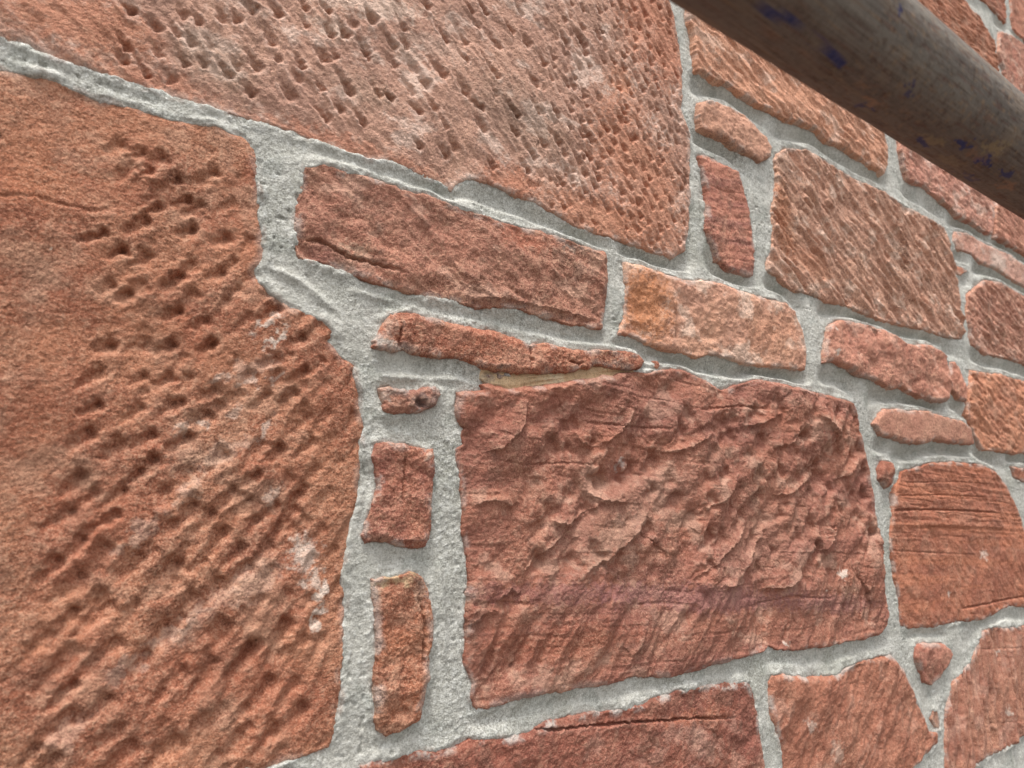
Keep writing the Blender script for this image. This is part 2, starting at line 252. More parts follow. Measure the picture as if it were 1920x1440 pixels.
STONES = [
 dict(name='stone_block', label='huge red block at far left with scalloped pick marks and a whitish patch by its right edge', res=1.7,
  px=[(-350,30),(0,128),(75,142),(150,170),(230,198),(320,225),(400,234),(460,258),(478,280),(484,330),(488,400),(494,450),(497,490),(480,506),(490,528),(512,552),(545,578),(590,593),(605,600),(627,626),(613,640),(640,664),(663,692),(673,730),(680,790),(678,850),(669,950),(664,980),(656,1010),(645,1068),(649,1120),(644,1200),(638,1300),(629,1368),(614,1402),(560,1420),(518,1437),(300,1484),(0,1547),(-350,1620)],
  col=OR1, alt=lin(164,92,66), pale=lin(188,136,110), palek=.55, dirt=.25, wave=.0020, plain=.0005, edge=.007, strokes=_S1, sk=.55, fill=[(.023,.0125,52,.022,.0032,.0026,_m_s1f)], comb=[(50, .013, .0012, 4)], combmask=_m_s1, smear=.35,
  cracks=[([(-60,362),(0,366),(66,369),(120,385),(176,397),(225,388)], .0012, .0007)],
  ledges=[([(240,320),(285,338),(335,352)], .0015, .01)],
  blobs=[(500,608,30,9,40,WHT,.7),(520,632,28,8,42,WHT,.8),(575,1042,34,28,60,WHT,.6),(590,1088,24,16,60,WHT,.6),(560,1020,18,12,40,WHT,.6),(480,1090,60,30,40,PLE,.25),(380,1150,110,24,38,PLE,.2),(420,850,70,20,30,PLE,.4),(470,690,60,18,20,PLE,.35),(608,1110,9,20,-10,WHT,.85),(592,1160,26,8,55,WHT,.7),(410,705,20,8,35,WHT,.35),(470,715,22,9,35,WHT,.4),(520,705,16,7,35,WHT,.4),(340,800,22,9,35,WHT,.5),(388,795,14,9,35,WHT,.5),(500,805,26,10,50,WHT,.5),(445,765,20,8,40,WHT,.4),
   (90,466,7,6,0,lin(214,196,180),.8),(510,925,25,10,50,WHT,.35),(350,920,35,12,35,PLE,.4),(330,1180,90,10,38,PLE,.3),(130,1375,60,22,40,lin(196,146,126),.6),(240,1250,60,16,40,PLE,.3),(360,860,60,26,20,GRY,.35),(150,1050,60,60,40,lin(196,120,92),.4),(60,330,80,60,0,lin(192,112,76),.5),(260,1000,70,14,40,PLE,.35),(60,165,50,16,-20,BRN,.5)]),
 dict(name='stone_block', label='long block along the top edge, brown at left and orange at right, covered in slanting pick pits', res=1.7,
  px=[(-350,-22),(0,78),(50,90),(80,106),(130,124),(200,148),(270,170),(350,192),(420,215),(490,233),(540,248),(601,270),(636,284),(684,303),(735,308),(771,321),(804,339),(848,358),(861,343),(877,337),(913,343),(957,365),(997,379),(1030,397),(1074,423),(1147,448),(1220,470),(1263,486),(1282,470),(1291,430),(1294,346),(1293,255),(1278,204),(1279,139),(1274,91),(1263,29),(1256,4),(1245,-60),(1235,-130),(600,-220),(-350,-330)],
  col=lin(192,142,122), alt=lin(178,130,112), pale=lin(226,196,182), palek=.6, dirt=.22, wave=.0020, plain=.0007, edge=.006, strokes=_S2,
  comb=[(-56, .008, .0012, 5)], fill=[(.017,.0105,-58,.013,.0027,.0046,_m_s2)], smear=.5,
  ledges=[([(860,345),(850,362),(800,342)], .0012, .006)],
  blobs=[(1200,330,75,170,8,lin(192,120,90),.75),(1230,60,60,110,0,lin(196,118,88),.7),(1130,410,110,36,-22,lin(196,126,96),.8),(150,40,170,60,-15,lin(182,112,84),.85),(300,160,120,28,-17,lin(182,112,86),.7),(700,290,150,18,-20,lin(184,118,94),.8),(960,340,60,30,-20,lin(188,112,82),.7),(560,240,90,14,-17,lin(184,118,94),.6),(700,10,110,22,-8,PLE,.7),(610,45,40,14,-25,PLE,.6),(760,95,40,14,-40,PLE,.55),(690,170,70,30,-25,GRY,.45),(980,220,110,60,-30,GRY,.4),(400,110,90,50,-25,GRY,.5),(820,90,70,20,-20,PLE,.3),(1165,150,20,30,0,lin(200,116,74),.4)]),
 dict(name='stone_block', label='orange diagonally tooled stone just under the steel pole with a ragged overhanging lower edge',
  px=[(1287,40),(1295,66),(1298,102),(1300,135),(1315,137),(1333,151),(1358,160),(1384,179),(1410,195),(1439,211),(1468,226),(1497,231),(1530,248),(1548,268),(1570,273),(1599,292),(1625,310),(1645,321),(1654,330),(1659,310),(1659,277),(1650,252),(1645,170),(1285,-78)],
  col=lin(220,150,118), alt=lin(206,138,108), pale=lin(234,188,166), palek=.8, dirt=.1, comb=[(-50,.008,.0034,6)], plain=.0008, edge=.004, h=.003),
 dict(name='pinning_stone', label='small pinkish stone with rounded ends between the tooled block and the pole stone',
  px=[(1306,195),(1326,191),(1366,204),(1391,219),(1410,237),(1431,259),(1441,281),(1439,297),(1420,306),(1402,295),(1380,281),(1358,266),(1329,253),(1307,242),(1305,219)],
  col=lin(204,146,122), alt=lin(190,132,108), palek=.5, dirt=.4, plain=.0016, edge=.008, h=.004),
 dict(name='pinning_stone', label='narrow upright red stone right of the long pitted block',
  px=[(1307,292),(1322,292),(1358,310),(1384,324),(1393,350),(1402,386),(1408,423),(1413,470),(1411,518),(1399,518),(1366,507),(1344,488),(1333,459),(1320,430),(1324,394),(1322,361),(1317,328)],
  col=lin(186,114,94), alt=lin(170,100,84), palek=.4, dirt=.4, plain=.0014, bed=[(-12,.008,.0005)], edge=.006, bandc=(-10,.012,PUR,.6)),
 dict(name='stone_block', label='upper right block combed with fine steep parallel tool grooves',
  px=[(1452,300),(1457,288),(1472,279),(1508,281),(1537,295),(1570,317),(1606,339),(1657,359),(1694,386),(1738,408),(1770,427),(1780,456),(1783,485),(1790,495),(1796,541),(1803,585),(1807,614),(1803,636),(1767,632),(1730,618),(1676,607),(1628,592),(1588,574),(1548,567),(1519,552),(1490,547),(1464,528),(1453,516),(1439,508),(1439,483),(1450,457),(1448,430),(1446,394),(1455,350),(1455,322)],
  col=lin(206,146,122), alt=lin(190,136,114), pale=lin(228,192,174), palek=.75, dirt=.2, comb=[(-56,.0095,.0052,8)], fill=[(.022,.012,-56,.018,.0022,.0024,None)], plain=.0006, edge=.005,
  blobs=[(1468,400,16,90,0,lin(196,116,78),.75),(1470,300,18,22,0,lin(206,164,146),.8),(1530,500,50,18,-35,lin(188,112,76),.5),(1445,495,10,18,0,lin(206,164,146),.7)]),
 dict(name='stone_block', label='pink block half hidden behind the pole, second from the right end of its course',
  px=[(1683,281),(1690,317),(1698,339),(1727,350),(1749,368),(1770,386),(1792,408),(1818,419),(1840,434),(1856,441),(1860,405),(1858,372),(1856,314),(1685,195)],
  col=lin(204,136,118), alt=lin(190,120,102), pale=lin(228,190,176), palek=.7, dirt=.3, plain=.0016, edge=.004, comb=[(-45,.008,.0018,3)], h=.003),
 dict(name='stone_block', label='tooled red block cut by the right edge just below the pole',
  px=[(1866,375),(1862,405),(1864,446),(1894,463),(1920,478),(2050,545),(2050,450),(1864,322)],
  col=lin(204,134,112), alt=lin(190,120,100), palek=.5, comb=[(-50,.007,.003,5)], edge=.005, h=.002),
 dict(name='pinning_stone', label='long slender pink stone with a whitish smear at the right edge',
  px=[(1789,434),(1811,437),(1847,459),(1894,478),(1920,499),(1990,545),(1990,580),(1920,537),(1894,523),(1869,505),(1840,494),(1818,475),(1792,468),(1787,452)],
  col=lin(212,156,140), alt=lin(202,138,120), pale=WHT, palek=.4, plain=.001, edge=.006, blobs=[(1872,490,22,12,-30,WHT,.6)]),
 dict(name='pinning_stone', label='tiny orange chip in the mortar under the slender pink stone',
  px=[(1792,497),(1814,508),(1803,516),(1794,514)], col=lin(192,120,94), edge=.004, plain=.001, h=-.001),
 dict(name='stone_block', label='five sided tooled red block at the right edge',
  px=[(1811,556),(1825,541),(1847,525),(1876,530),(1902,545),(1920,556),(2010,610),(2010,725),(1920,683),(1894,674),(1869,669),(1847,665),(1822,647),(1817,621),(1812,589)],
  col=lin(196,128,106), alt=lin(180,114,94), pale=lin(220,176,158), palek=.5, dirt=.3, comb=[(-52,.0090,.0042,6)], fill=[(.016,.011,-52,.012,.0022,.0028,None)], edge=.005),
 dict(name='stone_block', label='long dark red stone with a crack along its lower edge, left of the pale orange one', res=1.6,
  px=[(567,311),(602,311),(638,319),(674,328),(709,339),(757,357),(804,368),(855,386),(903,405),(946,419),(994,430),(1056,448),(1110,467),(1132,474),(1136,490),(1136,523),(1134,574),(1128,617),(1110,618),(1085,611),(1056,607),(1019,597),(994,590),(965,581),(928,579),(892,580),(862,572),(804,560),(757,552),(720,539),(673,523),(629,508),(600,497),(580,492),(558,485),(550,463),(551,419),(560,365)],
  col=lin(172,108,88), alt=lin(158,100,82), pale=lin(198,152,132), palek=.55, dirt=.35, plain=.0012, wave=.003, comb=[(-48,.013,.0020,3)], edge=.006, h=.001,
  cracks=[([(560,450),(600,452),(614,459),(655,484),(673,488),(709,497),(768,517)], .0012, .0032)],
  ledges=[([(862,553),(900,561),(940,560),(1000,573),(1050,582),(1100,596),(1130,600)], .0022, .008),([(700,488),(660,476),(620,452)], .0015, .012)],
  blobs=[(990,450,50,22,-15,lin(176,92,66),.6),(668,468,34,12,-20,lin(160,138,118),.6),(1070,465,16,8,0,lin(140,128,120),.7),(600,480,40,16,-12,PUR,.5)]),
 dict(name='stone_block', label='pale orange stone split in tone, brighter orange at its left third',
  px=[(1169,492),(1198,497),(1227,508),(1256,517),(1286,528),(1315,525),(1351,532),(1384,545),(1431,559),(1472,568),(1490,585),(1501,614),(1512,654),(1508,694),(1475,691),(1439,687),(1395,683),(1366,672),(1329,665),(1307,671),(1275,663),(1238,656),(1220,647),(1183,632),(1156,629),(1168,589),(1171,541)],
  col=lin(214,152,124), alt=lin(204,144,120), pale=lin(232,194,174), palek=.85, dirt=.2, plain=.0015, rough=(.035,.0025,-60,1.3), edge=.005,
  blobs=[(1212,570,50,75,0,lin(202,122,74),.85),(1175,625,20,12,20,lin(160,88,66),.6),(1450,620,50,40,0,lin(204,130,94),.4)],
  ledges=[([(1262,655),(1265,600),(1262,520)], .0022, .012)]),
 dict(name='stone_block', label='knobbly salmon stone leaning down to the right, next to a thin upright chip',
  px=[(1550,614),(1570,600),(1606,607),(1650,618),(1676,632),(1701,648),(1738,647),(1767,665),(1774,705),(1776,734),(1770,754),(1749,753),(1716,742),(1687,727),(1665,731),(1643,716),(1606,705),(1585,691),(1563,678),(1541,680),(1543,654)],
  col=lin(202,130,108), alt=lin(190,116,96), pale=lin(222,170,150), palek=.5, dirt=.2, rough=(.028,.0042,-30,1.5), plain=.0012, edge=.008, h=.003, blobs=[(1567,663,5,4,0,WHT,.9),(1563,617,4,3,0,WHT,.9)]),
 dict(name='pinning_stone', label='thin upright chip between the knobbly salmon stone and the right orange block',
  px=[(1781,680),(1789,678),(1802,702),(1811,731),(1809,753),(1796,749),(1783,731),(1778,705)], col=lin(198,124,102), alt=lin(184,108,88), plain=.0018, edge=.006, h=.001),
 dict(name='stone_block', label='bright orange tooled block at the right edge, below the five sided one',
  px=[(1818,694),(1840,698),(1876,702),(1902,711),(1920,714),(2020,765),(2020,900),(1920,849),(1898,853),(1869,847),(1840,844),(1826,818),(1812,778),(1813,742)],
  col=lin(210,132,98), alt=lin(198,120,90), pale=lin(214,154,128), palek=.5, dirt=.15, comb=[(-50,.009,.0026,4)], fill=[(.02,.014,-50,.014,.0026,.0026,None)], rough=(.03,.0020,-50,2), edge=.006),
 dict(name='pinning_stone', label='flat smooth oblong pink stone with a wavy lower edge',
  px=[(1654,767),(1679,767),(1705,771),(1738,771),(1767,782),(1800,789),(1816,804),(1821,833),(1803,833),(1763,829),(1745,824),(1738,831),(1709,833),(1679,825),(1647,815),(1636,796),(1645,782)],
  col=lin(196,134,112), alt=lin(188,122,102), palek=.3, dirt=.12, plain=.0006, wave=.001, edge=.009, h=.003),
 dict(name='pinning_stone', label='thumb sized dark pebble in the joint beside the big rough block',
  px=[(1654,864),(1668,866),(1674,887),(1667,911),(1656,917),(1644,898),(1647,877)], col=lin(158,88,68), alt=lin(140,78,64), plain=.002, edge=.010, h=.003),
 dict(name='stone_block', label='layered block at right with thin horizontal splits across its upper half', res=1.6,
  px=[(1690,884),(1730,873),(1738,868),(1789,866),(1840,871),(1865,884),(1884,906),(1898,935),(1913,971),(1938,1050),(1960,1128),(1920,1139),(1891,1136),(1869,1148),(1840,1163),(1789,1167),(1749,1176),(1705,1179),(1690,1174),(1685,1134),(1676,1079),(1667,1017),(1670,988),(1673,951),(1676,922)],
  col=lin(174,100,74), alt=lin(162,90,68), pale=lin(198,136,110), palek=.4, dirt=.2, plain=.0008, bed=[(-2,.0050,.0007)], bedmask=_m_up, comb=[(-60,.010,.0013,4)], edge=.006,
  cracks=[([(1672,957),(1720,955),(1800,957),(1880,962)], .0010, .004),([(1680,930),(1760,928),(1850,932)], .0006, .0022),([(1700,905),(1790,903),(1860,908)], .0005, .0016),([(1800,1142),(1870,1128),(1925,1117)], .0009, .004),([(1670,1032),(1740,1036),(1830,1040)], .0006, .0015)],
  ledges=[([(1672,985),(1760,984),(1850,988),(1905,990)], .0016, .010)], bandc=(-2,.014,lin(190,110,78),.6), blobs=[(1846,1040,7,9,0,WHT,.6),(1780,1115,5,3,-40,WHT,.7)]),
 dict(name='pinning_stone', label='little stone touching the right edge beside the layered block',
  px=[(1895,874),(1913,877),(1960,888),(1960,918),(1913,902),(1902,895)], col=lin(176,102,78), plain=.0015, edge=.006),
 dict(name='stone_block', label='block in the bottom right corner with vertical combed grooves and a slanting left side', res=1.6,
  px=[(1840,1185),(1858,1176),(1894,1176),(1920,1174),(2000,1170),(2010,1330),(1920,1378),(1894,1400),(1862,1414),(1825,1436),(1810,1460),(1772,1452),(1770,1389),(1772,1334),(1783,1283),(1818,1243),(1834,1207)],
  col=lin(176,112,90), alt=lin(164,100,82), pale=lin(202,154,136), palek=.4, dirt=.2, comb=[(-84,.0090,.0058,9)], edge=.008, blobs=[(1875,1224,6,4,0,WHT,.7),(1890,1335,5,7,0,WHT,.7)],
  cracks=[([(1835,1218),(1880,1216),(1925,1214)], .0006, .0014),([(1838,1360),(1890,1354),(1925,1350)], .0006, .0014)]),
 dict(name='pinning_stone', label='small heart shaped stone in the lower right mortar',
  px=[(1712,1214),(1730,1205),(1767,1206),(1780,1221),(1778,1236),(1760,1269),(1745,1285),(1730,1280),(1719,1254),(1712,1232)],
  col=lin(178,112,94), alt=lin(164,96,80), palek=.5, plain=.0014, rough=(.018,.0022,50,1.6), edge=.008, h=.002),
 dict(name='stone_block', label='smooth brownish block at the lower right with a slanting right side', res=1.6,
  px=[(1446,1267),(1468,1263),(1480,1266),(1512,1268),(1566,1264),(1592,1250),(1621,1238),(1668,1227),(1694,1258),(1712,1294),(1727,1334),(1741,1371),(1757,1374),(1756,1393),(1730,1420),(1709,1440),(1680,1485),(1478,1500),(1468,1440),(1458,1389),(1446,1352),(1442,1316),(1440,1280)],
  col=lin(174,106,82), alt=lin(164,96,74), pale=lin(200,150,130), palek=.4, dirt=.15, wave=.003, plain=.001, rough=(.03,.0026,70,2.0), comb=[(75,.012,.0014,3)], edge=.007, smear=.8, blobs=[(1520,1360,12,8,-30,WHT,.45),(1570,1410,16,14,60,PLE,.5)]),
 dict(name='pinning_stone', label='sliver of stone in the mortar left of the combed corner block',
  px=[(1749,1331),(1758,1332),(1763,1352),(1760,1371),(1752,1364),(1745,1350)], col=lin(178,126,106), plain=.001, edge=.005, h=-.001),
 dict(name='stone_block', label='wide dark red stone along the bottom edge with a split below its top', res=1.6,
  px=[(673,1437),(698,1422),(746,1413),(804,1404),(855,1393),(892,1382),(946,1379),(986,1371),(1019,1352),(1056,1345),(1110,1334),(1183,1326),(1220,1310),(1267,1294),(1311,1287),(1366,1280),(1397,1279),(1404,1286),(1413,1300),(1421,1352),(1428,1407),(1431,1440),(1432,1530),(700,1640)],
  col=lin(150,82,66), alt=lin(136,74,62), pale=lin(178,128,112), palek=.5, dirt=.35, rough=(.03,.0028,-40,1.6), plain=.0012, edge=.006, smear=.9,
  cracks=[([(986,1366),(1040,1368),(1100,1362),(1180,1356),(1280,1348),(1386,1345)], .0008, .0045)], blobs=[(1300,1345,70,12,5,lin(166,88,62),.6),(1310,1390,50,26,-40,lin(190,150,134),.35)]),
 dict(name='stone_block', label='big rough broken faced block in the middle of the wall, crumbly all over', res=1.55,
  px=[(852,738),(870,734),(899,734),(898,724),(915,720),(946,729),(983,726),(1030,722),(1074,714),(1129,706),(1183,698),(1212,699),(1242,692),(1274,694),(1286,698),(1315,712),(1344,729),(1358,731),(1380,722),(1417,712),(1457,719),(1497,729),(1533,738),(1570,747),(1599,756),(1606,778),(1617,833),(1628,880),(1634,924),(1639,960),(1643,988),(1650,1043),(1652,1079),(1659,1134),(1657,1170),(1650,1187),(1621,1198),(1599,1199),(1570,1208),(1530,1214),(1497,1218),(1457,1218),(1440,1212),(1424,1225),(1373,1236),(1311,1254),(1275,1265),(1238,1269),(1176,1269),(1147,1281),(1110,1287),(1070,1292),(1019,1301),(965,1312),(917,1327),(890,1329),(880,1309),(881,1280),(870,1250),(868,1207),(872,1134),(875,1090),(870,1043),(863,999),(864,951),(859,906),(855,869),(852,842),(868,833),(862,815),(868,804),(856,793),(852,778),(853,758)],
  col=lin(164,98,78), alt=lin(152,90,74), pale=lin(190,144,124), palek=.6, dirt=.3, wave=.0035, rough=(.040,.0060,48,1.7), fill=[(.036,.022,46,.040,.0068,.0056,_m_mid),(.055,.036,-48,.030,.0060,.0036,_m_mid)], sk=.9, crestk=.5, roughmask=_m_big, bed=[(-4,.008,.0004)], edge=.004, h=.001, smear=.4,
  bandc=(-2,.03,PUR,.28), comb=[(64,.012,.0024,4)], combmask=_m_foot,
  strokes=[(930,1180,910,1260,.003,.003),(1005,1170,965,1250,.003,.003),(1040,1170,1010,1240,.0026,.0028),(1085,1190,1070,1250,.0026,.0025),(1440,1140,1436,1210,.0022,.003),(1480,1150,1470,1200,.0022,.0025)]+[(1600+k*10,1040+k*8,1594+k*9,1150+k*4,.0016,.0028) for k in range(-2,5)],
  cracks=[([(930,864),(980,872),(1060,868),(1140,873)], .0009, .0010),([(870,1132),(930,1128),(1000,1134)], .0011, .0014),([(1400,1140),(1480,1118),(1560,1122)], .0012, .0014),([(1190,985),(1215,1010),(1246,1035),(1250,1055)], .0009, .0018),([(1090,790),(1180,800),(1260,805)], .0010, .0013),([(1300,770),(1380,762),(1440,768)], .0012, .0016)],
  ledges=[([(1110,840),(1155,816),(1172,795),(1190,760)], .0035, .012),([(905,850),(935,840),(975,800),(982,745)], .0030, .015),([(1055,775),(1085,830),(1120,838)], .0022, .012),([(880,945),(925,938),(970,950)], .0025, .010),([(1020,975),(1060,985),(1100,960),(1140,935)], .0035, .012),
    ([(1090,920),(1130,940),(1180,942)], .0038, .012),([(1290,1085),(1330,1060),(1380,1010),(1400,975)], .0035, .014),([(1370,1095),(1410,1040),(1440,980)], .0035, .012),([(960,1090),(1010,1040),(1060,1000),(1085,960)], .0032, .014),([(925,1130),(955,1105),(975,1115)], .0028, .010),
    ([(1080,1075),(1130,1050),(1180,1010),(1200,980)], .0035, .014),([(1330,1100),(1380,1096),(1400,1085)], .0030, .010),([(1425,1105),(1470,1100),(1500,1075)], .0038, .010),([(1500,1035),(1540,1030),(1560,1000),(1540,985)], .0035, .010),([(1380,800),(1420,795),(1480,765)], .0030, .010),([(1520,775),(1550,800),(1570,830)], .0040, .008),
    ([(1440,840),(1480,830),(1490,800)], .0035, .010),([(1240,850),(1290,840),(1330,810)], .0030, .012),([(1560,900),(1590,890),(1610,860)], .0030, .009),([(1300,960),(1350,940),(1380,900)], .0030, .012),([(1440,930),(1480,925),(1520,890)], .0030, .011),([(870,1180),(900,1150),(940,1140)], .0022, .01)],
  blobs=[(1040,1112,180,20,0,PUR,.7),(1320,1120,200,26,-3,lin(146,92,90),.75),(1560,1130,90,20,-3,lin(146,92,90),.6),(1180,960,160,60,30,lin(172,124,106),.4),(1440,1000,90,60,30,lin(170,118,100),.4),(1050,1200,150,40,5,lin(160,84,60),.5),(1150,1010,90,30,40,GRY,.35),(1170,870,12,8,0,lin(190,180,176),.5),(1577,1074,8,7,0,WHT,.8),(1545,1104,4,3,0,WHT,.7),(1473,1208,4,3,0,WHT,.7),(951,1312,2.5,7,10,WHT,.9),(1000,770,130,30,0,lin(156,86,72),.5)]),
 dict(name='stone_ledge', label='freshly broken tan coloured seam above the big rough block',
  px=[(896,690),(930,690),(965,700),(1001,702),(1067,698),(1110,688),(1147,690),(1186,694),(1190,702),(1129,712),(1074,722),(1030,730),(983,732),(946,734),(915,728),(898,712)],
  col=TAN, alt=lin(196,160,120), pale=lin(224,204,172), palek=.6, dirt=.1, wave=.0008, bed=[(6,.003,.0008)], plain=.0005, edge=.002, h=-.0004, smear=.0, tilt=(0,-.18), blobs=[(915,712,18,10,-20,lin(140,128,118),.6)]),
 dict(name='pinning_stone', label='long thin orange red stone tapering right, with a grey mortared left end', res=1.5,
  px=[(728,590),(753,589),(782,592),(819,601),(862,612),(914,620),(946,629),(972,640),(990,647),(1019,645),(1056,654),(1092,658),(1129,658),(1169,660),(1191,665),(1203,680),(1194,692),(1176,696),(1147,691),(1110,687),(1067,698),(1001,702),(986,703),(965,700),(928,698),(903,694),(884,685),(855,672),(811,671),(775,665),(750,656),(739,661),(713,660),(697,654),(697,643),(706,629),(715,610)],
  col=lin(178,100,74), alt=lin(162,88,66), pale=lin(196,140,118), palek=.35, dirt=.3, plain=.0014, wave=.003, edge=.009, h=.004,
  cracks=[([(990,648),(993,675),(988,700)], .0009, .003),([(1060,678),(1080,684),(1092,680)], .0008, .003),([(750,612),(745,640),(747,660)], .0012, .003)],
  blobs=[(716,645,20,14,0,MOR,.8),(730,618,16,16,0,lin(178,150,136),.6),(1155,675,12,8,0,lin(170,150,140),.5)]),
 dict(name='pinning_stone', label='stubby dark lump standing out of the mortar with a hollow in it', res=1.5,
  px=[(707,728),(729,725),(745,728),(776,732),(792,728),(811,727),(821,740),(818,752),(807,765),(776,773),(761,776),(736,779),(717,774),(712,768),(714,759),(709,746)],
  col=lin(164,100,80), alt=lin(150,96,82), pale=PLE, palek=.5, dirt=.4, plain=.002, edge=.009, h=.004, strokes=[(765,738,790,762,.0032,.0042),(790,768,780,755,.003,.003)],
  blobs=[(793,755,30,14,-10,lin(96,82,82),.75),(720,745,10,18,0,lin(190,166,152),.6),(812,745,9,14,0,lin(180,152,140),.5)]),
 dict(name='pinning_stone', label='squarish small stone, upper one of the two in the wide upright joint', res=1.5,
  px=[(702,829),(728,833),(753,832),(782,840),(809,844),(810,887),(804,935),(803,975),(803,1006),(796,1023),(764,1028),(739,1022),(698,1013),(682,1019),(675,1002),(688,970),(698,933),(705,915),(702,887),(694,858)],
  col=lin(168,98,76), alt=lin(150,84,70), pale=lin(194,142,124), palek=.4, dirt=.3, plain=.0016, edge=.007, h=.003, cracks=[([(757,850),(755,900),(752,945)], .0010, .0022)],
  ledges=[([(690,1010),(740,1012),(800,1010)], .002, .008)], blobs=[(800,850,12,8,0,PLE,.6),(700,930,5,18,-10,PLE,.5),(790,1012,14,6,20,PLE,.4)]),
 dict(name='pinning_stone', label='tall narrow stone with a tan top face, lower one of the two in the wide upright joint', res=1.5,
  px=[(693,1085),(728,1083),(753,1075),(771,1070),(786,1079),(799,1108),(809,1152),(808,1188),(802,1225),(800,1272),(786,1316),(779,1349),(757,1363),(720,1379),(706,1367),(699,1352),(700,1309),(696,1272),(702,1225),(700,1170),(697,1134)],
  col=lin(170,98,68), alt=lin(156,88,64), pale=lin(188,136,110), palek=.4, dirt=.35, plain=.0018, wave=.003, edge=.007, h=.003, cracks=[([(784,1110),(794,1170),(790,1260)], .0009, .003)],
  ledges=[([(694,1100),(730,1097),(775,1084)], -.001, .003)], blobs=[(730,1088,46,13,8,TAN,.95),(785,1120,8,30,-10,lin(190,150,128),.5),(706,1110,10,14,0,GRY,.5)]),
 dict(name='pinning_stone', label='speck of red stone in the mortar above the big rough block',
  px=[(1227,677),(1234,676),(1237,684),(1232,690),(1226,688)], col=lin(184,108,84), plain=.001, edge=.004, h=-.001),
 dict(name='stone_block', label='orange grooved stone above the pole, left of the upper joint',
  px=[(1500,-240),(1600,-160),(1700,-80),(1800,-3),(1818,18),(1834,32),(1849,60),(1860,80),(1864,102),(1869,128),(1873,180),(1876,308),(1700,186),(1500,48)],
  col=lin(194,120,90), alt=lin(182,108,80), pale=lin(212,156,132), palek=.6, comb=[(-42,.007,.0034,6)], edge=.004, h=.002),
 dict(name='stone_block', label='pink block above the pole at the top right edge',
  px=[(1873,60),(1894,68),(1920,88),(1990,142),(2060,200),(2060,425),(1890,312),(1886,180),(1878,131),(1869,98)],
  col=lin(194,126,108), alt=lin(178,106,88), pale=lin(216,176,160), palek=.6, plain=.0015, edge=.004, h=.002),
 dict(name='stone_block', label='stone in the top right corner, left one of two above the joint',
  px=[(1600,-208),(1840,0),(1865,24),(1884,44),(1886,30),(1884,5),(1880,-60),(1650,-260)],
  col=lin(190,118,92), alt=lin(176,104,82), palek=.5, comb=[(-42,.007,.003,5)], edge=.004),
 dict(name='stone_block', label='stone in the very top right corner',
  px=[(1893,-50),(1894,0),(1896,36),(1900,56),(1920,74),(2000,136),(2000,20)],
  col=lin(194,122,98), alt=lin(180,108,86), palek=.5, plain=.0012, edge=.004),
]
# ------------------------------------------------------------------ the ground
gm = bpy.data.meshes.new('ground')
gm.from_pydata([(-60, -60, 0), (60, -60, 0), (60, 60, 0), (-60, 60, 0)], [], [(0, 1, 2, 3)]); gm.materials.append(M_grnd)
go = bpy.data.objects.new('ground', gm); sc.collection.objects.link(go); go.location = (0, 0, -1.25); go['kind'] = 'structure'

# ------------------------------------------------------------------ the wall
wall = bpy.data.objects.new('stone_wall', None); sc.collection.objects.link(wall)
wall.location = (0, 0, -1.25)
wall['label'] = 'rubble wall of tooled red sandstone blocks and small pinning stones bedded in pale grey mortar'
wall['category'] = 'wall'; wall['kind'] = 'thing'
X0, X1, Z0, Z1 = -.9, 2.9, -1.25, 1.6
def part(o): o.parent = wall; o.matrix_parent_inverse = Matrix.Translation((0, 0, 1.25)); return o

